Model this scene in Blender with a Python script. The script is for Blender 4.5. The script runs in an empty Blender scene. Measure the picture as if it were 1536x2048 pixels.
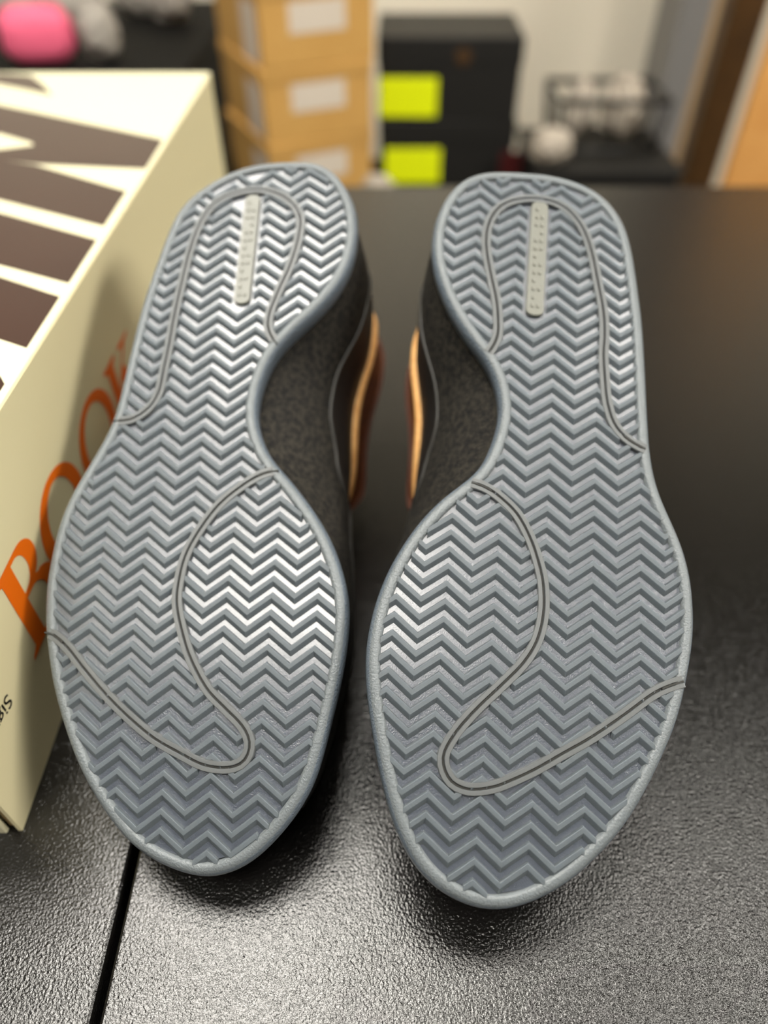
import bpy, bmesh, math, random
from mathutils import Matrix, Vector, noise

# ------------------------------------------------------------------ camera, world, light, exposure
TABLE_Z = 0.75
CAM_Z = TABLE_Z + 0.272
SC = bpy.context.scene
COL = SC.collection
cam_data = bpy.data.cameras.new('camera')
cam = bpy.data.objects.new('camera', cam_data)
COL.objects.link(cam)
cam.location = (0, 0, CAM_Z)
cam.rotation_euler = (math.radians(45), 0, 0)
cam_data.sensor_fit = 'VERTICAL'
cam_data.sensor_height = 36.0
cam_data.lens = 1430.0 / 2048.0 * 36.0
cam_data.clip_start = 0.01
cam_data.dof.use_dof = True
cam_data.dof.focus_distance = 0.232
cam_data.dof.aperture_fstop = cam_data.lens / 1000.0 / 0.0065
SC.camera = cam

world = bpy.data.worlds.new('room_air')
SC.world = world
world.use_nodes = True
world.node_tree.nodes['Background'].inputs[0].default_value = (1.0, 0.95, 0.86, 1)
world.node_tree.nodes['Background'].inputs[1].default_value = 0.01

CEILING_LIGHTS = [  # x, y, size x, size y, strength, label
    (-0.34, 0.50, 1.00, 0.44, 31, 'ceiling light panel right above the sneakers'),
    (2.20, -0.30, 0.60, 1.20, 46, 'ceiling light panel nearest the right wall'),
    (-0.75, 0.98, 1.00, 0.30, 16, 'narrow ceiling light panel nearest the back wall'),
    (0.92, 0.45, 0.45, 0.50, 20, 'small ceiling light panel between the one above the sneakers and the right wall'),
    (-0.40, -0.36, 1.36, 0.50, 21, 'long ceiling light panel over the near edge of the table'),
]
SC.view_settings.view_transform = 'Standard'
SC.view_settings.look = 'None'
SC.view_settings.gamma = 1.0
SC.view_settings.use_curve_mapping = False
SC.view_settings.exposure = -0.28

# ------------------------------------------------------------------ helpers
random.seed(4)


def srgb(r, g, b):
    def f(c):
        c /= 255.0
        return c / 12.92 if c <= 0.04045 else ((c + 0.055) / 1.055) ** 2.4
    return (f(r), f(g), f(b), 1)


def mat(name, color, rough=0.5, spec=0.5, bump=None, speck=None, sss=0.0, coat=0.0, metallic=0.0, transmission=0.0):
    m = bpy.data.materials.new(name)
    m.use_nodes = True
    nt = m.node_tree
    b = nt.nodes['Principled BSDF']
    b.inputs['Base Color'].default_value = color
    b.inputs['Roughness'].default_value = rough
    b.inputs['Specular IOR Level'].default_value = spec
    b.inputs['Metallic'].default_value = metallic
    b.inputs['Coat Weight'].default_value = coat
    b.inputs['Coat Roughness'].default_value = 0.20
    b.inputs['Transmission Weight'].default_value = transmission
    if sss:
        b.inputs['Subsurface Weight'].default_value = sss
        b.inputs['Subsurface Radius'].default_value = (0.9, 1.0, 1.15)
        b.inputs['Subsurface Scale'].default_value = 0.004
    tc = nt.nodes.new('ShaderNodeTexCoord')
    if speck:  # (scale, amount, second colour)
        n = nt.nodes.new('ShaderNodeTexNoise')
        n.inputs['Scale'].default_value = speck[0]
        n.inputs['Detail'].default_value = 4
        n.inputs['Roughness'].default_value = 0.65
        nt.links.new(tc.outputs['Object'], n.inputs['Vector'])
        ramp = nt.nodes.new('ShaderNodeValToRGB')
        ramp.color_ramp.elements[0].position = 0.5 - speck[1]
        ramp.color_ramp.elements[0].color = color
        ramp.color_ramp.elements[1].position = 0.5 + speck[1]
        ramp.color_ramp.elements[1].color = speck[2]
        nt.links.new(n.outputs['Fac'], ramp.inputs['Fac'])
        nt.links.new(ramp.outputs['Color'], b.inputs['Base Color'])
    if bump:  # list of (kind, scale, distance in metres)
        prev = None
        for kind, scale, dist in bump:
            if kind == 'noise':
                t = nt.nodes.new('ShaderNodeTexNoise')
                t.inputs['Detail'].default_value = 2
                out = t.outputs['Fac']
            else:
                t = nt.nodes.new('ShaderNodeTexVoronoi')
                t.feature = 'SMOOTH_F1'
                t.inputs['Smoothness'].default_value = 0.6
                out = t.outputs['Distance']
            t.inputs['Scale'].default_value = scale
            nt.links.new(tc.outputs['Object'], t.inputs['Vector'])
            bp = nt.nodes.new('ShaderNodeBump')
            bp.inputs['Strength'].default_value = 1.0
            bp.inputs['Distance'].default_value = dist
            nt.links.new(out, bp.inputs['Height'])
            if prev:
                nt.links.new(prev.outputs['Normal'], bp.inputs['Normal'])
            prev = bp
        nt.links.new(prev.outputs['Normal'], b.inputs['Normal'])
    return m


def link(name, me, m=None, parent=None):
    o = bpy.data.objects.new(name, me)
    COL.objects.link(o)
    if m:
        me.materials.append(m)
    if parent:
        o.parent = parent
    return o


def mesh(name, verts, faces, m=None, parent=None, smooth=False):
    me = bpy.data.meshes.new(name)
    me.from_pydata([tuple(v) for v in verts], [], faces)
    me.update()
    if smooth:
        me.polygons.foreach_set('use_smooth', [True] * len(me.polygons))
    return link(name, me, m, parent)


def from_bm(name, bm, m=None, parent=None, smooth=False):
    bmesh.ops.recalc_face_normals(bm, faces=bm.faces)
    me = bpy.data.meshes.new(name)
    bm.to_mesh(me)
    bm.free()
    if smooth:
        me.polygons.foreach_set('use_smooth', [True] * len(me.polygons))
    return link(name, me, m, parent)


def box_bm(bm, x0, x1, y0, y1, z0, z1, bevel=0.0, seg=2):
    r = bmesh.ops.create_cube(bm, size=1)
    vs = r['verts']
    for v in vs:
        v.co = Vector(((x0 + x1) / 2 + v.co.x * (x1 - x0), (y0 + y1) / 2 + v.co.y * (y1 - y0), (z0 + z1) / 2 + v.co.z * (z1 - z0)))
    if bevel:
        es = list({e for v in vs for e in v.link_edges})
        bmesh.ops.bevel(bm, geom=es, offset=bevel, segments=seg, profile=0.5, affect='EDGES')


def box(name, x0, x1, y0, y1, z0, z1, m, parent=None, bevel=0.0, seg=2):
    bm = bmesh.new()
    box_bm(bm, x0, x1, y0, y1, z0, z1, bevel, seg)
    return from_bm(name, bm, m, parent)


def empty(name, loc=(0, 0, 0), rz=0.0):
    o = bpy.data.objects.new(name, None)
    o.empty_display_size = 0.05
    COL.objects.link(o)
    o.location = loc
    o.rotation_euler = (0, 0, rz)
    return o


def tag(o, label, cat, group=None):
    o['label'] = label
    o['category'] = cat
    if group:
        o['group'] = group
    return o


def struct(o):
    o['kind'] = 'structure'
    return o


def tube(name, pts, r, m, parent=None, n=8, closed=False, flat=1.0):
    """a round bar swept along a polyline"""
    pts = [Vector(p) for p in pts]
    vs, fs = [], []
    N = len(pts)
    up = Vector((0.13, 0.21, 1)).normalized()
    for i, p in enumerate(pts):
        a = pts[(i - 1) % N] if (closed or i) else pts[0]
        b = pts[(i + 1) % N] if (closed or i < N - 1) else pts[-1]
        t = (b - a).normalized()
        s = t.cross(up)
        if s.length < 1e-4:
            s = t.cross(Vector((1, 0, 0)))
        s.normalize()
        w = s.cross(t)
        for k in range(n):
            an = 2 * math.pi * k / n
            vs.append(p + s * (r * math.cos(an)) + w * (r * flat * math.sin(an)))
    for i in range(N if closed else N - 1):
        j = (i + 1) % N
        for k in range(n):
            l = (k + 1) % n
            fs.append((i * n + k, i * n + l, j * n + l, j * n + k))
    if not closed:
        fs.append(tuple(range(n))[::-1])
        fs.append(tuple((N - 1) * n + k for k in range(n)))
    return mesh(name, vs, fs, m, parent, smooth=True)


def catmull(P, closed, per=8):
    out = []
    N = len(P)
    for i in range(N if closed else N - 1):
        g = lambda k: P[k % N] if closed else P[min(max(k, 0), N - 1)]
        p0, p1, p2, p3 = g(i - 1), g(i), g(i + 1), g(i + 2)
        for s in range(per):
            t = s / per
            out.append(tuple(0.5 * (2 * b + (c - a) * t + (2 * a - 5 * b + 4 * c - d) * t * t + (3 * b - a - 3 * c + d) * t ** 3)
                             for a, b, c, d in zip(p0, p1, p2, p3)))
    if not closed:
        out.append(tuple(P[-1]))
    return out


def resample(P, n, closed):
    Q = list(P) + ([P[0]] if closed else [])
    d = [0.0]
    for a, b in zip(Q, Q[1:]):
        d.append(d[-1] + math.dist(a, b))
    out, k = [], 0
    m = n if closed else n - 1
    for i in range(n):
        s = d[-1] * i / m
        while k < len(d) - 2 and d[k + 1] < s:
            k += 1
        t = (s - d[k]) / max(d[k + 1] - d[k], 1e-9)
        out.append(tuple(a + (b - a) * t for a, b in zip(Q[k], Q[k + 1])))
    return out


def smooth_loop(P, it, closed):
    for _ in range(it):
        N = len(P)
        P = [P[i] if (not closed and i in (0, N - 1)) else
             tuple((a + 2 * b + c) / 4 for a, b, c in zip(P[(i - 1) % N], P[i], P[(i + 1) % N])) for i in range(N)]
    return P


def key(ks, t):
    if t <= ks[0][0]:
        return ks[0][1]
    for (a, va), (b, vb) in zip(ks, ks[1:]):
        if t <= b:
            s = (t - a) / (b - a)
            s = s * s * (3 - 2 * s)
            return va + (vb - va) * s
    return ks[-1][1]


def sstep(a, b, x):
    s = min(max((x - a) / (b - a), 0), 1)
    return s * s * (3 - 2 * s)


def in_poly(P, x, y):
    c = False
    j = len(P) - 1
    for i in range(len(P)):
        xi, yi = P[i]
        xj, yj = P[j]
        if (yi > y) != (yj > y) and x < (xj - xi) * (y - yi) / (yj - yi) + xi:
            c = not c
        j = i
    return c


def fill_poly(name, loops, to3d, m, parent):
    """flat print: outer outline plus holes, filled"""
    bm = bmesh.new()
    edges = []
    for lp in loops:
        vs = [bm.verts.new(to3d(*p)) for p in lp]
        for a, b in zip(vs, vs[1:] + vs[:1]):
            edges.append(bm.edges.new((a, b)))
    bmesh.ops.triangle_fill(bm, use_beauty=True, use_dissolve=False, edges=edges)
    return from_bm(name, bm, m, parent)


# ------------------------------------------------------------------ materials
M = dict(
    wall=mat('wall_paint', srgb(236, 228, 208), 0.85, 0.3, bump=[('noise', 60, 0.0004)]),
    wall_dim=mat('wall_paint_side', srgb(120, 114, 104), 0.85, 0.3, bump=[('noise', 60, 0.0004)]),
    ceiling=mat('ceiling_tile', srgb(84, 82, 78), 0.9, 0.2, bump=[('noise', 150, 0.0006)]),
    floor=mat('floor_vinyl', srgb(70, 66, 60), 0.6, 0.3, bump=[('noise', 80, 0.0003)]),
    table=mat('black_pebbled_plastic', srgb(14, 13, 12), 0.17, 0.66, bump=[('noise', 1000, 0.00024)]),
    table_side=mat('black_plastic', srgb(18, 18, 17), 0.5, 0.4, bump=[('noise', 400, 0.0002)]),
    rubber=mat('translucent_grey_blue_rubber', srgb(106, 112, 115), 0.40, 0.5, sss=0.4, bump=[('noise', 1400, 0.0003)]),
    rubber_wall=mat('translucent_blue_rubber_sidewall', srgb(94, 104, 114), 0.34, 0.5, sss=0.25, bump=[('noise', 1300, 0.0005)]),
    ridge=mat('grey_rubber_tread', srgb(88, 95, 100), 0.5, 0.35, sss=0.6, bump=[('noise', 2200, 0.00006)]),
    tread_floor=mat('tread_floor_rubber', srgb(70, 76, 86), 0.26, 1.0, sss=0.3, coat=0.9, bump=[('noise', 2400, 0.00014)]),
    slot_shade=mat('groove_shade', srgb(52, 52, 50), 0.7, 0.2),  # painted shade for the flex grooves and their edge cuts
    welt=mat('flex_groove_rubber', srgb(94, 97, 98), 0.42, 0.45, sss=0.4, bump=[('noise', 1600, 0.00004)]),
    badge=mat('yellowed_clear_rubber', srgb(112, 113, 105), 0.4, 0.5, sss=0.4),
    suede=mat('worn_black_suede', srgb(18, 17, 16), 0.8, 0.25, speck=(420, 0.10, srgb(46, 43, 37)), bump=[('noise', 900, 0.0004)]),
    leather=mat('smooth_black_leather', srgb(25, 25, 25), 0.48, 0.4, bump=[('noise', 1800, 0.00005)]),
    piping=mat('dark_grey_edge_binding', srgb(48, 47, 44), 0.5, 0.4),
    tan=mat('raw_tan_leather_edge', srgb(226, 178, 116), 0.6, 0.3, speck=(300, 0.2, srgb(205, 150, 88))),
    lining=mat('brown_leather_lining', srgb(124, 66, 18), 0.6, 0.3, speck=(160, 0.2, srgb(86, 42, 10))),
    lining_edge=mat('dark_brown_lining_edge', srgb(92, 56, 44), 0.6, 0.3),
    cream=mat('cream_cardboard', srgb(208, 203, 172), 0.55, 0.35, bump=[('noise', 500, 0.00004)]),
    cream_side=mat('cream_cardboard_side', srgb(230, 220, 178), 0.6, 0.3, bump=[('noise', 500, 0.00004)]),
    kraft_edge=mat('cut_card_edge', srgb(150, 128, 92), 0.8, 0.2),
    print_brown=mat('dark_brown_gloss_print', srgb(50, 32, 28), 0.16, 0.35, speck=(14, 0.3, srgb(58, 38, 32))),
    print_orange=mat('orange_print', srgb(240, 112, 12), 0.5, 0.35),
    print_black=mat('black_print', srgb(20, 20, 20), 0.5, 0.3),
    carton=mat('brown_cardboard', srgb(206, 162, 92), 0.75, 0.25, speck=(30, 0.3, srgb(196, 150, 82))),
    carton_label=mat('white_paper_label', srgb(214, 202, 186), 0.6, 0.3),
    black_card=mat('black_shoe_box_card', srgb(24, 23, 21), 0.55, 0.4),
    sticker=mat('fluorescent_yellow_sticker', srgb(224, 236, 12), 0.5, 0.3),
    tan_dot=mat('brown_foil_emblem', srgb(70, 50, 30), 0.4, 0.4),
    pink=mat('bright_pink_fabric', srgb(240, 106, 138), 0.6, 0.3),
    grey_cloth=mat('grey_crumpled_paper', srgb(176, 170, 160), 0.8, 0.2, speck=(40, 0.2, srgb(148, 142, 134))),
    pale_paper=mat('pale_crumpled_paper', srgb(190, 180, 166), 0.8, 0.2, speck=(30, 0.2, srgb(150, 140, 126))),
    black_wire=mat('black_wire', srgb(24, 23, 21), 0.4, 0.5),
    black_cab=mat('black_laminate', srgb(9, 9, 9), 0.7, 0.12),
    red=mat('dark_red_card', srgb(64, 18, 18), 0.5, 0.3),
    steel=mat('grey_painted_metal', srgb(128, 126, 124), 0.45, 0.5),
    trim_tan=mat('tan_wood_trim', srgb(172, 146, 112), 0.55, 0.3),
    dark_wood=mat('dark_brown_wood', srgb(82, 58, 28), 0.5, 0.4, speck=(18, 0.25, srgb(52, 36, 18))),
    light_wood=mat('light_varnished_wood', srgb(222, 166, 96), 0.5, 0.4, speck=(12, 0.25, srgb(206, 146, 78))),
)


def glow(strength):
    g = bpy.data.materials.new('light_diffuser')
    g.use_nodes = True
    nt = g.node_tree
    nt.nodes.remove(nt.nodes['Principled BSDF'])
    e = nt.nodes.new('ShaderNodeEmission')
    e.inputs['Color'].default_value = (1.0, 0.955, 0.87, 1)
    e.inputs['Strength'].default_value = strength
    nt.links.new(e.outputs[0], nt.nodes['Material Output'].inputs[0])
    return g


# ------------------------------------------------------------------ the room
RX0, RX1, RY0, RY1, RZ = -2.3, 2.6, -2.2, 2.1, 2.62
struct(box('floor', RX0 - .1, RX1 + .1, RY0 - .1, RY1 + .1, -0.08, 0, M['floor']))
struct(box('ceiling', RX0 - .1, RX1 + .1, RY0 - .1, RY1 + .1, RZ, RZ + 0.08, M['ceiling']))
struct(box('wall_back', RX0 - .1, RX1 + .1, RY1, RY1 + .1, 0, RZ, M['wall']))
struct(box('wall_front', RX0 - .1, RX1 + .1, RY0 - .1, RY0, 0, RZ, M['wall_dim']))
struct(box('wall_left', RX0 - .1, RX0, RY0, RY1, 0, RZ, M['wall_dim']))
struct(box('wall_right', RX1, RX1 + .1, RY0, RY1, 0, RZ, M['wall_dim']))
for lx, ly, sx, sy, watt, lab in CEILING_LIGHTS:
    t = empty('ceiling_light', (lx, ly, RZ))
    tag(t, lab, 'light', 'ceiling light panels')
    box('frame', -sx / 2 - .03, sx / 2 + .03, -sy / 2 - .03, sy / 2 + .03, -0.018, -0.0005, M['steel'], t, 0.003)
    box('diffuser', -sx / 2, sx / 2, -sy / 2, sy / 2, -0.026, -0.0185, glow(watt), t)

# ------------------------------------------------------------------ the table
SEAM_X, TY0, TY1 = -0.0909, -0.32, 0.728
table = empty('table', (0, 0, 0))
tag(table, 'black pebbled plastic table made of two panels with a dark seam', 'table')
box('panel', SEAM_X + 0.0014, 1.35, TY0, TY1, TABLE_Z - 0.035, TABLE_Z, M['table'], table, 0.0012)
box('panel', -1.05, SEAM_X - 0.0014, TY0, TY1, TABLE_Z - 0.035, TABLE_Z, M['table'], table, 0.0012)
box('apron', -1.0, 1.3, TY0 + .05, TY1 - .05, TABLE_Z - 0.09, TABLE_Z - 0.0352, M['table_side'], table, 0.003)
for lx in (-0.97, 1.22):
    for ly in (TY0 + .06, TY1 - .11):
        box('leg', lx, lx + .05, ly, ly + .05, 0.0, TABLE_Z - 0.0902, M['table_side'], table, 0.004)

# ------------------------------------------------------------------ the sneakers
def toe_bend(y):
    return -1.3 * max(0, -.005 - y) ** 2 - .5 * max(0, y - .16) ** 2


def offset_loop(P, d):
    """move a closed counter-clockwise outline inwards by d"""
    N = len(P)
    out = []
    for i in range(N):
        a, b = P[(i - 2) % N], P[(i + 2) % N]
        tx, ty = b[0] - a[0], b[1] - a[1]
        l = math.hypot(tx, ty)
        out.append((P[i][0] - ty / l * d, P[i][1] + tx / l * d))
    return smooth_loop(out, 2, True)


def spans(P, ys):
    """(min x, max x) of a closed outline at each y"""
    res = []
    N = len(P)
    for y in ys:
        xs = []
        for i in range(N):
            (x0, y0), (x1, y1) = P[i], P[(i + 1) % N]
            if (y0 > y) != (y1 > y):
                xs.append(x0 + (x1 - x0) * (y - y0) / (y1 - y0))
        res.append((min(xs), max(xs)) if xs else None)
    return res


def band(name, curve, d0, d1, top, bottom, m, parent):
    """raised strip between two offsets of an open curve"""
    vs, fs = [], []
    N = len(curve)
    for i, (x, y) in enumerate(curve):
        a, b = curve[max(i - 1, 0)], curve[min(i + 1, N - 1)]
        tx, ty = b[0] - a[0], b[1] - a[1]
        l = math.hypot(tx, ty) or 1
        nx, ny = -ty / l, tx / l
        e = .12 * abs(d1 - d0)
        s = 1 if d1 > d0 else -1
        for d, h in ((d0, bottom), (d0, top - .0004), (d0 + s * e, top), (d1 - s * e, top), (d1, top - .0004), (d1, bottom)):
            px, py = x + nx * d, y + ny * d
            vs.append((px, py, toe_bend(py) + h))
    for i in range(N - 1):
        for k in range(5):
            fs.append((i * 6 + k, i * 6 + k + 1, i * 6 + 7 + k, i * 6 + 6 + k))
    fs.append(tuple(range(6)))
    fs.append(tuple((N - 1) * 6 + k for k in range(6)))
    bm = bmesh.new()
    bv = [bm.verts.new(v) for v in vs]
    for f in fs:
        bm.faces.new([bv[k] for k in f])
    return from_bm(name, bm, m, parent)


LAMBDA, AMP, PITCH = 0.0163, 0.0062, 0.0060
RIDGE_H = 0.0015


def build_shoe(data, medial, x0, skew, label):
    root = bpy.data.objects.new('sneaker', None)
    root.empty_display_size = .05
    COL.objects.link(root)
    X, Y, Nn, O = (Vector(data[k]) for k in ('X', 'Y', 'N', 'o'))
    W = Matrix.Identity(4)
    for i in range(3):
        W[i][0], W[i][1], W[i][2] = X[i], Y[i], Nn[i]
        W[i][3] = O[i] + (CAM_Z if i == 2 else 0)
    root.matrix_world = W
    tag(root, label, 'shoe', 'pair of sneakers')

    P = [(a / 1e4, b / 1e4) for a, b in data['out']]
    area = sum(P[i][0] * P[(i + 1) % len(P)][1] - P[(i + 1) % len(P)][0] * P[i][1] for i in range(len(P)))
    if area < 0:
        P.reverse()
    P = smooth_loop(resample(catmull(P, True), 260, True), 4, True)
    NP = len(P)
    loop = resample(catmull([(a / 1e4, b / 1e4) for a, b in data['loop']], False), 110, False)
    heel = resample(catmull([(a / 1e4, b / 1e4) for a, b in data['heel']], False), 100, False)
    pill = [(a / 1e4, b / 1e4) for a, b in data['pill']]

    # --- outsole: rounded rim with a textured sidewall, and the recessed floor of the tread
    prof = [(0.0018, -0.0110), (0.0006, -0.0075), (0.0, -0.0040), (0.0003, -0.0020), (0.0011, -0.0006), (0.0022, 0.0),
            (0.0034, 0.0001), (0.0043, -0.0003), (0.0049, -0.0022)]
    rings = [(offset_loop(P, d) if d else P, n) for d, n in prof]
    vs, fs = [], []
    for R, n in rings:
        for x, y in R:
            vs.append((x, y, toe_bend(y) + n))
    for k in range(len(rings) - 1):
        for i in range(NP):
            j = (i + 1) % NP
            fs.append((k * NP + i, k * NP + j, (k + 1) * NP + j, (k + 1) * NP + i))
    outsole = mesh('outsole', vs, fs, M['rubber'], root, smooth=True)
    outsole.data.materials.append(M['rubber_wall'])
    for p in outsole.data.polygons:
        if p.vertices[0] // NP < 4:
            p.material_index = 1
    # notches where the flex groove leaves the lateral edge are dark strips below, shade painted on the uncut rim
    F = offset_loop(P, 0.0046)
    y_lo, y_hi = min(p[1] for p in F) + 2e-5, max(p[1] for p in F) - 2e-5
    ys = [y_lo + (y_hi - y_lo) * i / 110 for i in range(111)]
    sp = spans(F, ys)
    vs, fs = [], []
    for y, (a, b) in zip(ys, sp):
        for k in range(9):
            vs.append((a + (b - a) * k / 8, y, toe_bend(y) - RIDGE_H))
    for i in range(110):
        for k in range(8):
            fs.append((i * 9 + k, i * 9 + k + 1, i * 9 + k + 10, i * 9 + k + 9))
    mesh('tread_floor', vs, fs, M['tread_floor'], outsole, smooth=True)

    # --- herringbone: every zigzag bar between rim, groove and badge is a piece of its own
    clip = offset_loop(P, 0.0040)
    cmin, cmax = min(p[0] for p in clip), max(p[0] for p in clip)
    pa, pb = Vector(pill[0]), Vector(pill[1])

    def free(x, y):
        if not in_poly(clip, x, y):
            return False
        for C in (loop, heel):
            for cx, cy in C:
                if (cx - x) ** 2 + (cy - y) ** 2 < 0.0012 ** 2:
                    return False
        d = pb - pa
        t = min(max((Vector((x, y)) - pa).dot(d) / d.length_squared, 0), 1)
        return (pa + d * t - Vector((x, y))).length > 0.0046

    def tri(x, y):
        u = ((x - x0 - skew * y) / LAMBDA) % 1.0
        return AMP * (abs(u - 0.5) * 2 - 0.5)

    rows = int((y_hi - y_lo) / PITCH) + 3
    prof_r = [(-0.0029, -RIDGE_H - .0002), (-0.0011, -0.0001), (-0.0009, 0.0), (0.0007, 0.0), (0.0009, -0.0001), (0.0014, -RIDGE_H - .0002)]
    for r in range(rows):
        yc = y_lo - 0.006 + r * PITCH
        step = LAMBDA / 48
        n = int((cmax - cmin) / step) + 2
        cur = []
        runs = []
        for i in range(n):
            x = cmin + i * step
            if free(x, yc + tri(x, yc)):
                cur.append(x)
            else:
                if len(cur) > 12:
                    runs.append(cur)
                cur = []
        if len(cur) > 12:
            runs.append(cur)
        for run in runs:
            xa, xb = run[0] - step * .5, run[-1] + step * .5
            kinks = [xa]
            k = math.floor((xa - x0 - skew * yc) / (LAMBDA / 2)) + 1
            while True:
                kx = x0 + skew * yc + k * LAMBDA / 2
                if kx >= xb - 1e-5:
                    break
                if kx > xa + 1e-5:
                    kinks.append(kx)
                k += 1
            kinks.append(xb)
            vs, fs = [], []
            for x in kinks:
                y = yc + tri(x, yc)
                for dy, h in prof_r:
                    vs.append((x, y + dy, toe_bend(y + dy) + h))
            K = len(prof_r)
            for i in range(len(kinks) - 1):
                for q in range(K - 1):
                    fs.append((i * K + q, i * K + K + q, i * K + K + q + 1, i * K + q + 1))
            fs.append(tuple(range(K)))
            fs.append(tuple((len(kinks) - 1) * K + q for q in range(K))[::-1])
            mesh('tread_ridge', vs, fs, M['ridge'], outsole)

    # --- flex grooves: two raised welts and between them a fine dark strip painting the shade of the gap
    inner = offset_loop(P, 0.0016)
    rim_in = offset_loop(P, 0.0007)
    for C0 in (loop, heel):
        C = [p for p in C0 if in_poly(inner, *p)]
        edge_end = [p for p in C0 if in_poly(rim_in, *p)]
        band('groove_shade_strip', edge_end, 0.0003, -0.0003, 0.0003 - .0008, -RIDGE_H, M['slot_shade'], outsole)
        for seg in (edge_end[:5], edge_end[-5:]):
            band('notch_shade_strip', seg, 0.00035, -0.00035, 0.0003, -.002, M['slot_shade'], outsole)  # dark sliver on top of the rim, painted shade instead of a cut
        band('groove_welt', C, 0.00035, 0.0020, 0.0002, -RIDGE_H, M['welt'], outsole)
        band('groove_welt', C, -0.00035, -0.0020, 0.0002, -RIDGE_H, M['welt'], outsole)
    # --- long badge under the heel with a row of small raised marks
    d = (pb - pa)
    L = d.length
    d.normalize()
    s = Vector((-d.y, d.x))
    hw = 0.0034
    edge = []
    for k in range(13):
        an = math.pi * k / 12
        edge.append(pb + d * (hw * math.sin(an)) * .7 + s * (hw * math.cos(an)))
    for k in range(13):
        an = math.pi * k / 12
        edge.append(pa - d * (hw * math.sin(an)) * .7 - s * (hw * math.cos(an)))
    vs, fs = [], []
    n = len(edge)
    mid = (pa + pb) / 2
    for sc, h in ((1.0, -RIDGE_H), (1.0, -0.0003), (0.93, 0.0001)):
        for e in edge:
            off = e - mid
            q = mid + d * (off.dot(d) * (1 - (1 - sc) * .12)) + s * (off.dot(s) * sc)
            vs.append((q.x, q.y, toe_bend(q.y) + h))
    for k in range(2):
        for i in range(n):
            j = (i + 1) % n
            fs.append((k * n + i, k * n + j, (k + 1) * n + j, (k + 1) * n + i))
    fs.append(tuple(2 * n + i for i in range(n)))
    mesh('heel_badge', vs, fs, M['badge'], outsole)
    bm = bmesh.new()
    rnd = random.Random(8)
    for i in range(13):
        c = pa + d * (L * (i + .5) / 13)
        for q in (-1, 1):
            if rnd.random() < .8:
                w = s * (0.0011 * q)
                z = toe_bend(c.y)
                box_bm(bm, c.x + w.x - .0006, c.x + w.x + .0006, c.y - .0009, c.y + .0007, z, z + .0005, .0002, 1)
    o = from_bm('badge_marks', bm, M['badge'], outsole)
    o['kind'] = 'stuff'

    # --- upper: cross-sections from heel to toe, each a medial and a lateral half
    ytoe, yheel = min(p[1] for p in P), max(p[1] for p in P)
    B = offset_loop(P, 0.0012)
    b_lo, b_hi = min(p[1] for p in B) + 1e-5, max(p[1] for p in B) - 1e-5
    NS = 72
    st = []
    for i in range(NS + 1):
        u = i / NS
        u = .5 - .5 * math.cos(math.pi * u)
        u = .5 * u + .5 * i / NS
        st.append(b_lo + (b_hi - b_lo) * u)
    sp = spans(B, st)
    # convex hull widths on both sides, so the foot-shaped body bridges the waist of the sole
    med = [(y, (b if medial > 0 else -a)) for y, (a, b) in zip(st, sp)]
    lat = [(y, (-a if medial > 0 else b)) for y, (a, b) in zip(st, sp)]

    def hull(pts):
        h = []
        for p in pts:
            while len(h) >= 2 and (h[-1][0] - h[-2][0]) * (p[1] - h[-2][1]) - (h[-1][1] - h[-2][1]) * (p[0] - h[-2][0]) >= 0:
                h.pop()
            h.append(p)
        return h

    def lin(ks, y):
        for (a, va), (b, vb) in zip(ks, ks[1:]):
            if y <= b:
                return va + (vb - va) * (y - a) / max(b - a, 1e-9)
        return ks[-1][1]
    hm, hl = hull(med), hull(lat)
    HK = [(0, .018), (.03, .026), (.07, .033), (.12, .040), (.18, .046), (.3, .060), (.42, .078), (.5, .090), (.6, .098), (.75, .100), (.92, .100), (.97, .094), (1, .085)]
    RK = [(.50, .084), (.56, .072), (.64, .058), (.72, .053), (.80, .056), (.88, .068), (.935, .088)]
    T0, T1 = .50, .935
    p_e, q_e = .42, .85

    def section(i, side, kmul, M_=18):
        y = st[i]
        t = (y - b_lo) / (b_hi - b_lo)
        h = key(HK, t) * (kmul + (1 - kmul) * sstep(.2, .5, t))
        ctr = ((med[i][1] - lat[i][1]) / 2)      # centre, measured towards medial
        base = med[i][1] if side > 0 else lat[i][1]
        wide = lin(hm, y) if side > 0 else lin(hl, y)
        wide += .004 * sstep(.66, .8, t) * (1 - sstep(.85, 1, t)) * (1 if side > 0 else 0)
        fm = math.pi / 2
        if T0 < t < T1:
            hr = key(RK, t) * (1 if side > 0 else 1.12)
            hr = min(hr, h * .995)
            fm = math.asin(min(1, (hr / h) ** (1 / q_e)))
        out = []
        for j in range(M_ + 1):
            f = fm * j / M_
            n = h * math.sin(f) ** q_e
            e = base + (wide - base) * (1 - math.exp(-n / .028))
            a = e - side * ctr
            x = side * ctr + a * max(math.cos(f), 0) ** p_e
            x = x if side > 0 else -x
            out.append(Vector((x * medial, y, toe_bend(y) - .0085 - n * (1 - .0085 / max(h, .02)))))
        return out

    def lowest(kmul):
        return min((W @ v).z for i in range(NS + 1) for sd in (1, -1) for v in section(i, sd, kmul))
    lo, hi = .5, 1.6
    for _ in range(18):
        m_ = (lo + hi) / 2
        if lowest(m_) > TABLE_Z + .0003:
            lo = m_
        else:
            hi = m_
    km = lo
    grid = {sd: [section(i, sd, km) for i in range(NS + 1)] for sd in (1, -1)}
    MM = 18

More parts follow.
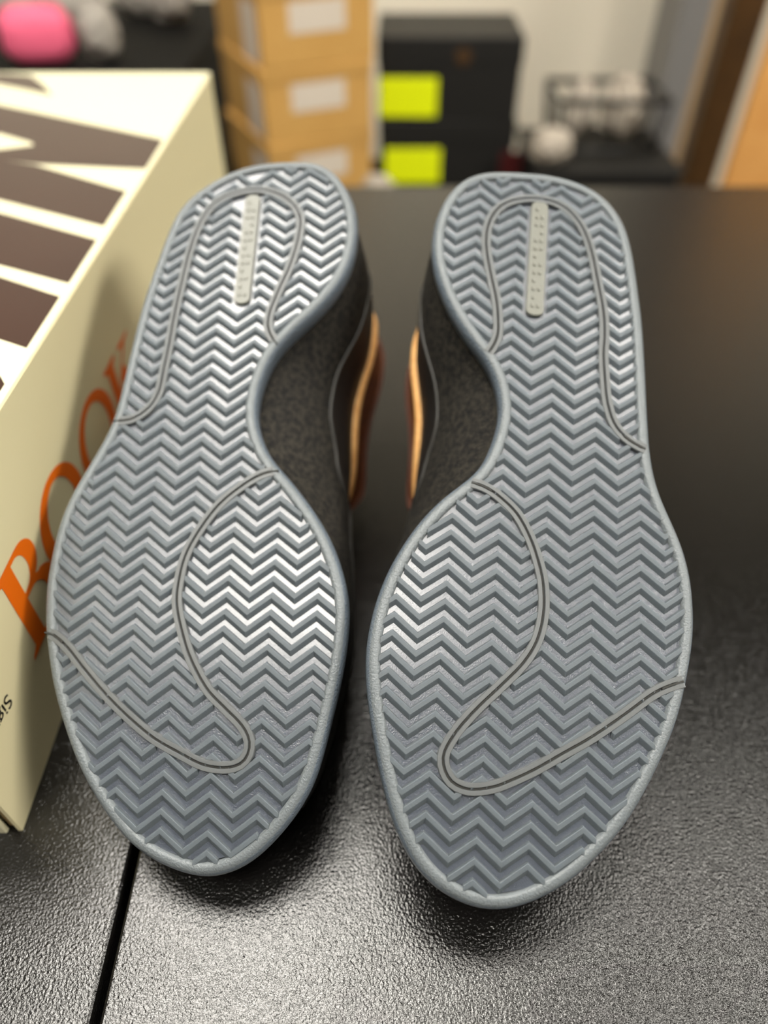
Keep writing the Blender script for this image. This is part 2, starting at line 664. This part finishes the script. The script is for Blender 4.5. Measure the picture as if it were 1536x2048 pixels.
    def patch(name, m, parent, cols, rows_=None, push=0.0):
        vs, fs = [], []
        idx = {}
        for sd in (1, -1):
            for i in range(NS + 1):
                for j in cols(sd, i):
                    idx[(sd, i, j)] = len(vs)
                    vs.append(grid[sd][i][j])
            for i in range(NS):
                ca = list(cols(sd, i))
                for j in ca[:-1]:
                    k = [(sd, i, j), (sd, i + 1, j), (sd, i + 1, j + 1), (sd, i, j + 1)]
                    if all(q in idx for q in k):
                        f = [idx[q] for q in k]
                        fs.append(f if sd * medial > 0 else f[::-1])
        bm = bmesh.new()
        bv = [bm.verts.new(v) for v in vs]
        for f in fs:
            bm.faces.new([bv[q] for q in f])
        bmesh.ops.remove_doubles(bm, verts=bm.verts, dist=1e-5)
        return from_bm(name, bm, m, parent, smooth=True)
    JS = 7
    midsole = patch('midsole', M['suede'], root, lambda sd, i: range(0, JS + 1))
    upper = patch('upper', M['leather'], root, lambda sd, i: range(JS, MM + 1))
    for sd in (1, -1):
        tube('edge_binding', [grid[sd][i][JS] for i in range(8, NS - 4)], .0009, M['piping'], midsole, 6)
    # --- collar: raw tan leather edge, brown lining standing out of it, darker lining edge
    op = [i for i in range(NS + 1) if T0 < (st[i] - b_lo) / (b_hi - b_lo) < T1]
    rim_m = [grid[1][i][MM] for i in op]
    rim_l = [grid[-1][i][MM] for i in op]
    ring = rim_m + rim_l[::-1]
    ring = [Vector(p) for p in smooth_loop([tuple(p) for p in resample([tuple(p) for p in ring], 96, True)], 3, True)]
    tube('collar_edge', ring, .0027, M['tan'], upper, 10, closed=True)
    cen = sum(ring, Vector()) / len(ring)
    vs, fs = [], []
    nr = len(ring)
    lvl = []
    for dn, flare in ((.004, -.0022), (-.004, -.0012), (-.014, .0004), (-.028, .0020)):
        L_ = []
        for p in ring:
            sgn = 1 if p.x * medial > cen.x * medial else -1
            wgt = sstep(0, .6, min(1, abs(p.x - cen.x) / .03))
            end = sstep(0, .02, min(p.y - min(q.y for q in ring), max(q.y for q in ring) - p.y))
            fx = flare * (1 if sgn > 0 else .1) * wgt * (end if flare > 0 else 1)
            L_.append(Vector((p.x + medial * sgn * fx, p.y, p.z + dn * (.35 + .65 * end))))
        lvl.append(L_)
        vs += L_
    for k in range(3):
        for i in range(nr):
            j = (i + 1) % nr
            fs.append((k * nr + i, k * nr + j, (k + 1) * nr + j, (k + 1) * nr + i))
    bm = bmesh.new()
    bv = [bm.verts.new(v) for v in vs]
    for f in fs:
        bm.faces.new([bv[q] for q in f])
    lining = from_bm('lining', bm, M['lining'], root, smooth=True)
    tube('lining_edge', lvl[-1], .0012, M['lining_edge'], lining, 8, closed=True)
    # --- padded tongue in the throat of the opening
    tv, tf = [], []
    i0 = min(op)
    ty = st[i0]
    zt = min(grid[1][i0][MM].z, grid[-1][i0][MM].z)
    cx = (med[i0][1] - lat[i0][1]) / 2 * medial
    for a in range(9):
        s_ = a / 8
        yy = ty - .03 + .062 * s_
        zz = zt + .012 + .004 * s_
        hw_ = .020 + .006 * s_
        th = .0045 * math.sin(math.pi * min(max(s_, .12), .9)) + .001
        for k in range(12):
            an = 2 * math.pi * k / 12
            tv.append((cx + hw_ * math.cos(an), yy, zz + th * math.sin(an) + .006 * math.cos(an) ** 2))
    for a in range(8):
        for k in range(12):
            l = (k + 1) % 12
            tf.append((a * 12 + k, a * 12 + l, a * 12 + 12 + l, a * 12 + 12 + k))
    tf.append(tuple(range(12))[::-1])
    tf.append(tuple(96 + k for k in range(12)))
    mesh('tongue', tv, tf, M['leather'], root, smooth=True)
    return root


LEFT = dict(  # outlines in tenths of a millimetre on the tread plane; axes and origin of the shoe, origin relative to the camera height
    out=[(152, 1946), (-3, 1935), (-106, 1891), (-213, 1817), (-299, 1713), (-337, 1581), (-365, 1432), (-391, 1280), (-407, 1125), (-419, 956), (-430, 778), (-446, 670), (-479, 585), (-516, 494), (-554, 403), (-576, 323), (-588, 227), (-589, 142), (-590, 57), (-575, -41), (-561, -115), (-543, -175), (-506, -291), (-466, -386), (-410, -501), (-352, -600), (-279, -695), (-211, -769), (-146, -824), (-50, -869), (42, -895), (102, -899), (176, -881), (250, -841), (321, -776), (391, -691), (447, -593), (479, -481), (510, -338), (530, -230), (540, -126), (541, -20), (526, 59), (488, 171), (434, 276), (356, 385), (275, 481), (212, 546), (167, 634), (139, 725), (141, 823), (163, 928), (208, 1023), (303, 1130), (386, 1227), (453, 1345), (484, 1460), (490, 1576), (472, 1689), (427, 1797), (358, 1892), (282, 1933)],
    loop=[(271, 490), (198, 479), (119, 431), (35, 352), (-29, 250), (-66, 159), (-78, 60), (-73, -19), (-39, -119), (3, -209), (68, -303), (136, -363), (198, -416), (227, -463), (226, -505), (202, -538), (150, -553), (73, -546), (-6, -514), (-103, -469), (-196, -407), (-293, -330), (-387, -243), (-455, -177), (-511, -137), (-549, -127)],
    heel=[(-428, 699), (-356, 706), (-295, 749), (-260, 820), (-253, 924), (-247, 1022), (-242, 1175), (-231, 1332), (-218, 1476), (-194, 1604), (-151, 1706), (-84, 1761), (34, 1789), (141, 1757), (219, 1686), (248, 1610), (242, 1500), (219, 1385), (178, 1255), (155, 1163), (157, 1096), (187, 1038), (216, 1011)],
    pill=[(29, 1736), (32, 1239)],
    o=(-0.06586, 0.15657, -0.20052),
    X=(0.99352, -0.08298, 0.07766),
    Y=(0.03887, 0.89016, 0.45399),
    N=(-0.10680, -0.44803, 0.88762),
)
RIGHT = dict(  # outlines in tenths of a millimetre on the tread plane; axes and origin of the shoe, origin relative to the camera height
    out=[(-197, 1866), (-280, 1842), (-353, 1781), (-403, 1681), (-428, 1570), (-430, 1465), (-413, 1365), (-374, 1256), (-319, 1152), (-259, 1065), (-199, 992), (-160, 919), (-135, 825), (-135, 743), (-153, 660), (-189, 561), (-238, 505), (-311, 439), (-388, 341), (-448, 233), (-491, 127), (-517, 19), (-529, -99), (-523, -183), (-507, -274), (-477, -385), (-446, -489), (-408, -590), (-366, -676), (-319, -741), (-252, -799), (-188, -830), (-118, -850), (-63, -852), (4, -839), (88, -800), (174, -741), (258, -657), (330, -568), (390, -464), (444, -352), (488, -247), (514, -155), (532, -76), (552, 31), (556, 143), (548, 249), (521, 357), (485, 442), (446, 537), (425, 636), (418, 715), (413, 855), (408, 1049), (401, 1218), (388, 1355), (372, 1499), (350, 1622), (312, 1718), (256, 1789), (190, 1837), (107, 1865), (10, 1878), (-94, 1875)],
    loop=[(522, -110), (460, -134), (401, -167), (315, -236), (211, -315), (121, -373), (33, -430), (-41, -470), (-95, -494), (-163, -507), (-213, -496), (-241, -469), (-255, -430), (-248, -391), (-211, -327), (-152, -255), (-86, -185), (-19, -109), (24, -32), (43, 58), (41, 148), (25, 222), (-8, 312), (-57, 395), (-121, 452), (-176, 483), (-240, 497)],
    heel=[(415, 681), (371, 697), (320, 729), (281, 780), (258, 860), (249, 954), (244, 1051), (248, 1152), (242, 1254), (222, 1371), (199, 1499), (166, 1605), (109, 1690), (40, 1730), (-43, 1736), (-120, 1715), (-174, 1675), (-208, 1610), (-220, 1535), (-213, 1447), (-189, 1336), (-167, 1241), (-157, 1158), (-156, 1091), (-174, 1036), (-199, 997)],
    pill=[(-12, 1701), (-19, 1216)],
    o=(0.04788, 0.13845, -0.19318),
    X=(0.99487, -0.06478, -0.07766),
    Y=(0.09314, 0.88613, 0.45399),
    N=(0.03940, -0.45890, 0.88762),
)

build_shoe(LEFT, 1, -0.0060, 0.0, 'black sneaker lying sole up beside the cream shoe box, grey herringbone tread showing')
build_shoe(RIGHT, -1, 0.0042, 0.018, 'black sneaker lying sole up on the bare black table, farther from the cream shoe box')

# ------------------------------------------------------------------ the cream shoe box
BX, BY0, BY1, BZ1 = -0.1343, 0.1042, 0.631, CAM_Z - 0.1505
BX0 = -0.50
sb = empty('shoe_box', (BX, BY0, TABLE_Z))
tag(sb, 'long cream shoe box with dark brown printed bars and orange serif lettering', 'box')


def at_box(o):
    o.parent = sb
    o.matrix_parent_inverse = Matrix.Translation((-BX, -BY0, -TABLE_Z))
    return o


# side wall and lid as one bowed card shell
def bow(y, z):
    v = (z - TABLE_Z) / (BZ1 - TABLE_Z)
    return -0.0012 * math.sin(math.pi * v) * math.sin(math.pi * (y - BY0) / (BY1 - BY0))


vs, fs = [], []
NY, NZ = 24, 8
for i in range(NY + 1):
    y = BY0 + (BY1 - BY0) * i / NY
    row = [(BX + bow(y, TABLE_Z + .0002 + (BZ1 - .0015 - TABLE_Z) * k / NZ), y, TABLE_Z + .0002 + (BZ1 - .0015 - TABLE_Z) * k / NZ) for k in range(NZ + 1)]
    row += [(BX - .0005, y, BZ1 - .0004), (BX - .0016, y, BZ1), (BX0 + .0016, y, BZ1), (BX0, y, BZ1 - .0015), (BX0, y, TABLE_Z + .0002)]
    vs += row
NR = NZ + 6
for i in range(NY):
    for k in range(NR - 1):
        fs.append((i * NR + k, (i + 1) * NR + k, (i + 1) * NR + k + 1, i * NR + k + 1))
sh = mesh('box_shell', vs, fs, M['cream_side'])
sh.data.materials.append(M['cream'])
for p in sh.data.polygons:
    if p.normal.z > .5:
        p.material_index = 1
md = sh.modifiers.new('card', 'SOLIDIFY')
md.thickness = 0.0016
md.offset = -1
at_box(sh)
at_box(box('end_panel', BX0 + .002, BX - .0022, BY0 + .0035, BY0 + .0052, TABLE_Z + .0002, BZ1 - .002, M['cream_side'], None, .0004, 1))
at_box(box('end_panel', BX0 + .002, BX - .0022, BY1 - .0052, BY1 - .0035, TABLE_Z + .0002, BZ1 - .002, M['cream_side'], None, .0004, 1))
at_box(box('corrugated_edge', BX - .0046, BX - .0024, BY0 + .0012, BY0 + .0033, TABLE_Z + .002, BZ1 - .004, M['kraft_edge'], None, .0003, 1))
at_box(box('tuck_flap', BX0 + .002, BX - .0052, BY0 - .0010, BY0 + .0010, TABLE_Z + .0002, TABLE_Z + .075, M['cream'], None, .0004, 1))

# flat print on the lid: dark bars (x, y in millimetres)
BARS = [
    [(-495, 660), (-137, 478), (-137, 428), (-203, 436), (-214, 455), (-300, 532), (-495, 628)],
    [(-495, 590), (-300, 498), (-233, 463), (-201, 434), (-139, 395), (-139, 351), (-203, 384), (-495, 532)],
    [(-495, 514), (-195, 366), (-138, 335), (-138, 292), (-174, 309), (-495, 462)],
    [(-495, 450), (-169, 297), (-138, 280), (-138, 240), (-150, 246), (-495, 404)],
]
BARS[0] = [(-495, 672), (-265, 548), (-137, 477), (-136.5, 428), (-203, 436), (-214, 446), (-224, 449), (-233, 461), (-214, 468), (-244, 493), (-495, 612)]
BARS[0] = [(-420, 626), (-265, 548), (-137, 477), (-136.5, 428), (-203, 436), (-224, 442), (-236, 458), (-214, 467), (-217, 472), (-244, 490), (-495, 612), (-495, 626)]
BARS[1] = [(-495, 585), (-236, 458), (-224, 442), (-201, 434), (-139, 395), (-139, 351), (-203, 384), (-495, 532)]
for b in BARS:
    at_box(fill_poly('printed_bar', [b], lambda x, y: (x / 1e3, y / 1e3, BZ1 + .00012), M['print_brown'], None))
at_box(fill_poly('printed_wedge', [[(-296, 628), (-270, 622), (-254, 600), (-236, 570), (-262, 586), (-298, 606)]], lambda x, y: (x / 1e3, y / 1e3, BZ1 + .00012), M['print_brown'], None))
at_box(fill_poly('printed_wedge', [[(-141, 221), (-137.5, 216), (-137.5, 206), (-150, 212), (-160, 222)]], lambda x, y: (x / 1e3, y / 1e3, BZ1 + .00012), M['print_brown'], None))

# orange lettering on the side wall (y and z in millimetres, z measured from the camera height)
def side(y, z):
    yy, zz = y / 1e3, CAM_Z + z / 1e3
    return (BX + bow(yy, zz) + .00025, yy, zz)


def ell(cy, cz, a, b, n=40):
    return [(cy + a * math.cos(2 * math.pi * k / n), cz + b * math.sin(2 * math.pi * k / n)) for k in range(n)]


def arc(cy, cz, a, b, t0, t1, n=12):
    return [(cy + a * math.cos(math.radians(t0 + (t1 - t0) * k / n)), cz + b * math.sin(math.radians(t0 + (t1 - t0) * k / n))) for k in range(n + 1)]


LZT, LZB = -193.6, -235.0
letters = [
    ('B', [[(154, LZT), (174, LZT)] + arc(175, -203, 10.5, 9.4, 85, -70) + [(181, -213)] + arc(178, -223.6, 13.5, 11.4, 70, -90) +
           [(154, LZB), (155, LZB + 1.5), (159, LZB + 3.5), (159, LZT - 3.5), (155, LZT - 1.5)],
           [(168, -196.0), (172, -196.0)] + arc(171.5, -203.5, 5.8, 7.4, 80, -80) + [(168, -211.4)],
           [(168, -214.0), (173, -214.0)] + arc(173.5, -223.4, 8.4, 9.4, 80, -80) + [(168, -233.0)]]),
    ('O', [ell(213, -214.5, 23.4, 21.4), ell(213, -214.5, 14.6, 17.4)]),
    ('O', [ell(265.5, -214.5, 24.4, 21.2), ell(265.0, -214.5, 16.4, 17.0)]),
    ('K', [[(290, LZT - 3), (291, LZT - 5), (295, LZT - 6.5), (295, LZB + 3), (290, LZB + 1.5), (290, LZB), (309, LZB), (309, LZB + 1.5), (304, LZB + 3),
            (304, -218), (309, -213), (321, LZB + 3), (317, LZB + 1.5), (317, LZB), (338, LZB), (338, LZB + 1.5), (333, LZB + 3), (315.5, -207),
            (326, LZT - 6), (332, LZT - 5), (332, LZT - 3.5), (314, LZT - 3.5), (314, LZT - 5), (321, LZT - 6.5), (304, -215), (304, LZT - 6.5), (308, LZT - 5), (308, LZT - 3)]]),
]
for ch, loops in letters:
    o = at_box(fill_poly('letter', loops, side, M['print_orange'], None))
# small black print, upside down
fc = bpy.data.curves.new('small_print', 'FONT')
fc.body = 'Sign'
fc.size = 0.0088
fo = bpy.data.objects.new('small_print', fc)
COL.objects.link(fo)
fc.materials.append(M['print_black'])
R_ = Matrix(((0, 0, 1), (-1, 0, 0), (0, -1, 0))).to_4x4()
fo.matrix_world = Matrix.Translation((BX + .0002, 0.1345, CAM_Z - 0.2253)) @ R_
dg = bpy.context.evaluated_depsgraph_get()
fm_ = bpy.data.meshes.new_from_object(fo.evaluated_get(dg))
fm_.transform(fo.matrix_world)
bpy.data.objects.remove(fo)
at_box(link('small_print', fm_))

# ------------------------------------------------------------------ behind the table
LOW = 0.46
lc = empty('low_cabinet', (0.35, 1.63, 0))
tag(lc, 'low black cabinet behind the table that carries the stacked boxes', 'cabinet')
box('body', -0.665, 0.24, -0.28, 0.03, 0.03, LOW - .02, M['black_cab'], lc, .004)
box('cabinet_top', -0.668, 0.245, -0.30, 0.035, LOW - .0199, LOW, M['black_cab'], lc, .003)
for k in range(3):
    box('door', -0.655 + k * .300, -0.655 + k * .300 + .290, -0.298, -0.2805, 0.05, LOW - .03, M['black_cab'], lc, .003)

# four brown cartons, one on another
CW, CD, CH = 0.205, 0.25, 0.118
rz = math.radians(26)
cart_txt = ['topmost brown cardboard carton of the tall stack, cut off by the picture edge', 'second brown cardboard carton from the top of the stack, white label on it',
            'third brown cardboard carton from the top, white labels on two faces', 'fourth brown cardboard carton from the top, label just above the sneaker heel',
            'lowest brown cardboard carton of the stack, hidden behind the table edge']
proto = None
zz = LOW
n_cart = 4
CX, CY = -0.168, 1.53
for i in range(n_cart):
    t = empty('carton', (CX + .003 * ((i * 7) % 3 - 1), CY, zz), rz + math.radians([0.6, -0.8, 0.3, -.3][i]))
    tag(t, cart_txt[n_cart - 1 - i] if i else cart_txt[3], 'box', 'brown cartons in the tall stack')
    if proto is None:
        proto = [
            box('carton_body', -CW / 2, CW / 2, -CD / 2, CD / 2, 0.0005, CH - .020, M['carton'], t, .002, 2),
            box('lid', -CW / 2 - .002, CW / 2 + .002, -CD / 2 - .002, CD / 2 + .002, CH - .0198, CH - .0005, M['carton'], t, .002, 2),
            box('end_label', -.052, .050, -CD / 2 - .0006, -CD / 2 - .0001, .048, .092, M['carton_label'], t),
            box('side_label', -CW / 2 - .0006, -CW / 2 - .0001, -.105, -.030, .004, .090, M['carton_label'], t),
        ]
        proto[2]['label'] = 'white paper label'
        proto[3]['label'] = 'white paper label'
    else:
        for q in proto:
            c = q.copy()
            COL.objects.link(c)
            c.parent = t
    zz += CH

# two black shoe boxes with fluorescent stickers
BW, BD = 0.262, 0.20
zz = LOW
txt = ['lower black shoe box with a yellow sticker, just above the table edge', 'upper black shoe box with a yellow sticker, standing on another black box']
for i in range(2):
    BH = (0.122, 0.138)[i]
    t = empty('black_shoe_box', (0.122, 1.602, zz), math.radians([1.0, -1.0][i]))
    tag(t, txt[i], 'box', 'black shoe boxes')
    box('box_body', -BW / 2, BW / 2, -BD / 2, BD / 2, .0005, BH - .045, M['black_card'], t, .002)
    box('lid', -BW / 2 - .002, BW / 2 + .002, -BD / 2 - .002, BD / 2 + .002, BH - .0448, BH - .0005, M['black_card'], t, .002)
    sx = (-.122, -.1305)[i]
    s = box('sticker', sx, sx + .110, -BD / 2 - .0032, -BD / 2 - .0022, .008, .074, M['sticker'], t, .0004, 1)
    s['label'] = 'fluorescent yellow sticker'
    if i == 1:
        bm = bmesh.new()
        bmesh.ops.create_cone(bm, cap_ends=True, segments=24, radius1=.014, radius2=.014, depth=.0008)
        bmesh.ops.transform(bm, matrix=Matrix.Translation((.024, -BD / 2 - .0026, BH - .030)) @ Matrix.Rotation(math.pi / 2, 4, 'X'), verts=bm.verts)
        from_bm('emblem', bm, M['tan_dot'], t)
    zz += BH


def lump(name, loc, r, m, label, cat, group, seed, squash=(1, 1, 1), amp=.25, freq=2.2):
    bm = bmesh.new()
    bmesh.ops.create_icosphere(bm, subdivisions=4, radius=1.0)
    for v in bm.verts:
        n = v.co.normalized()
        d = 1 + amp * noise.fractal(n * freq + Vector((seed * 3.1, seed * 1.7, seed)), 0.7, 2.1, 4)
        v.co = Vector((n.x * squash[0], n.y * squash[1], n.z * squash[2])) * d * r
    z0 = min(v.co.z for v in bm.verts)
    for v in bm.verts:
        v.co.z = max(v.co.z - z0 - .1 * r, 0.0005)
    o = from_bm(name, bm, m, None)
    o.location = loc
    tag(o, label, cat, group)
    return o


# pale roll between the cartons and the black boxes
lump('paper_wad', (-0.012, 1.345, LOW + .0005), .03, M['pale_paper'], 'small pale paper wad between the brown cartons and black boxes', 'paper', None, 3, (1, 1, 1.3))
box_red = box('red_card', 0.228, 0.268, 1.47, 1.476, LOW + .0005, LOW + .075, M['red'], None, .001)
tag(box_red, 'small dark red card standing at the foot of the black shoe boxes', 'card')

# black wire basket with pale crumpled packing paper, on a black crate
cr = empty('black_crate', (0.425, 1.53, LOW))
tag(cr, 'black crate under the wire basket, right of the black shoe boxes', 'crate')
box('crate_body', -.135, .135, -.125, .125, .0005, .052, M['black_card'], cr, .004)
box('crate_rim', -.140, .140, -.130, .130, .0522, .064, M['black_card'], cr, .003)
bz = LOW + .0645
bk = empty('wire_basket', (0.435, 1.565, bz))
tag(bk, 'black wire basket full of pale crumpled paper near the wall', 'basket')


def rect(z, a, b):
    return [(-a, -b, z), (a, -b, z), (a, b, z), (-a, b, z)]


tube('top_rim', rect(.092, .105, .075), .006, M['black_wire'], bk, 8, closed=True)
tube('bottom_rim', rect(.006, .098, .07), .004, M['black_wire'], bk, 8, closed=True)
for k in range(5):
    x = -.105 + .0525 * k
    for sy in (-1, 1):
        tube('upright_wire', [(x * .9, sy * .07, .006), (x, sy * .075, .092)], .0022 if 0 < k < 4 else .005, M['black_wire'], bk, 6)
for k in range(4):
    y = -.06 + .04 * k
    for sx in (-1, 1):
        tube('upright_wire', [(sx * .098, y * .9, .006), (sx * .105, y, .092)], .0022, M['black_wire'], bk, 6)
for k in range(5):
    tube('floor_wire', [(-.09 + .045 * k, -.07, .006), (-.09 + .045 * k, .07, .006)], .002, M['black_wire'], bk, 6)
lump('packing_paper', (0.388, 1.565, bz + .009), .034, M['pale_paper'], 'pale crumpled paper bundle in the wire basket, nearest the black boxes', 'paper', 'crumpled paper in the basket', 5, (.8, 1, 1.5))
lump('packing_paper', (0.472, 1.565, bz + .009), .043, M['pale_paper'], 'wide pale crumpled paper bundle in the wire basket, nearest the grey post', 'paper', 'crumpled paper in the basket', 9, (.92, 1, 1.2))
lump('paper_ball', (0.316, 1.445, bz + .0005), .036, M['pale_paper'], 'pale round paper ball in front of the wire basket', 'paper', None, 13, (1.1, .9, .9), .12)

# posts and boards on the right
struct(box('trim_1', 0.665, 0.738, 1.93, 2.0995, 0.001, RZ - .001, M['steel'], None, .004))
struct(box('trim_2', 0.739, 0.80, 1.94, 2.0995, 0.001, RZ - .001, M['trim_tan'], None, .003))
lc2 = LOW + .0005
pst = empty('wooden_post', (0.722, 1.73, 0))
tag(pst, 'dark brown wooden post standing on the floor right of the grey trim', 'post')
box('shaft', -.036, .036, -.03, .03, .0125, 2.0, M['dark_wood'], pst, .004)
box('foot_plate', -.042, .042, -.040, .040, .0005, .012, M['dark_wood'], pst, .002)
wc = empty('wooden_board', (0.78, 1.42, 0))
tag(wc, 'light varnished wooden board with batten standing at the right picture edge', 'board')
box('board', -.13, .13, -.010, .010, .0005, 1.15, M['light_wood'], wc, .003)
box('batten', -.11, .11, .0102, .030, .03, .07, M['light_wood'], wc, .002)

# black counter on the left with loose items
cn = empty('black_counter', (-0.82, 1.62, 0))
tag(cn, 'black counter behind the cream shoe box carrying pink and grey items', 'counter')
box('body', -.52, .46, -.34, .44, .04, .6595, M['black_cab'], cn, .004)
box('counter_top', -.53, .47, -.36, .455, .66, .68, M['black_cab'], cn, .003)
for k in range(2):
    box('door', -.51 + k * .485, -.51 + k * .485 + .475, -.3585, -.3405, .06, .65, M['black_cab'], cn, .003)


def pouch(loc):
    t = empty('pink_pouch', loc, math.radians(14))
    tag(t, 'bright pink soft pouch lying on the black counter', 'pouch')
    bm = bmesh.new()
    bmesh.ops.create_uvsphere(bm, u_segments=32, v_segments=16, radius=1)
    for v in bm.verts:
        n = v.co.normalized()
        e = lambda c, p: math.copysign(abs(c) ** p, c)
        v.co = Vector((e(n.x, .55) * .062, e(n.y, .6) * .04, e(n.z, .75) * .044 + .044)) * (1 + .05 * noise.noise(n * 2.4))
        v.co.z = max(v.co.z, .0006)
    from_bm('body', bm, M['pink'], t, True)
    tube('zip_seam', [(-.05 + .1 * k / 12, -.004 + .003 * math.sin(k), 0.0885 - .006 * abs(k - 6) / 6) for k in range(13)], .002, M['pink'], t, 6)


pouch((-0.617, 1.50, .6803))
for k, (x, y, r, sq, lb) in enumerate([
        (-0.512, 1.52, .036, (.95, .9, 1.2), 'small grey crumpled ball beside the pink pouch'),
        (-0.80, 1.83, .062, (1.3, 1, .8), 'grey crumpled bundle in the far picture corner behind the pink pouch'),
        (-0.640, 1.80, .050, (1.2, .9, .75), 'grey crumpled bundle directly behind the pink pouch'),
        (-0.535, 1.90, .042, (1.1, .9, .9), 'grey crumpled lump far back on the counter, farther from the cartons'),
        (-0.452, 1.83, .044, (1.0, .9, 1.0), 'grey crumpled lump far back on the counter, nearest the cartons')]):
    lump('crumpled_bundle', (x, y, .6803), r, M['grey_cloth'], lb, 'paper', 'grey crumpled bundles on the counter', 20 + k, sq, .16)
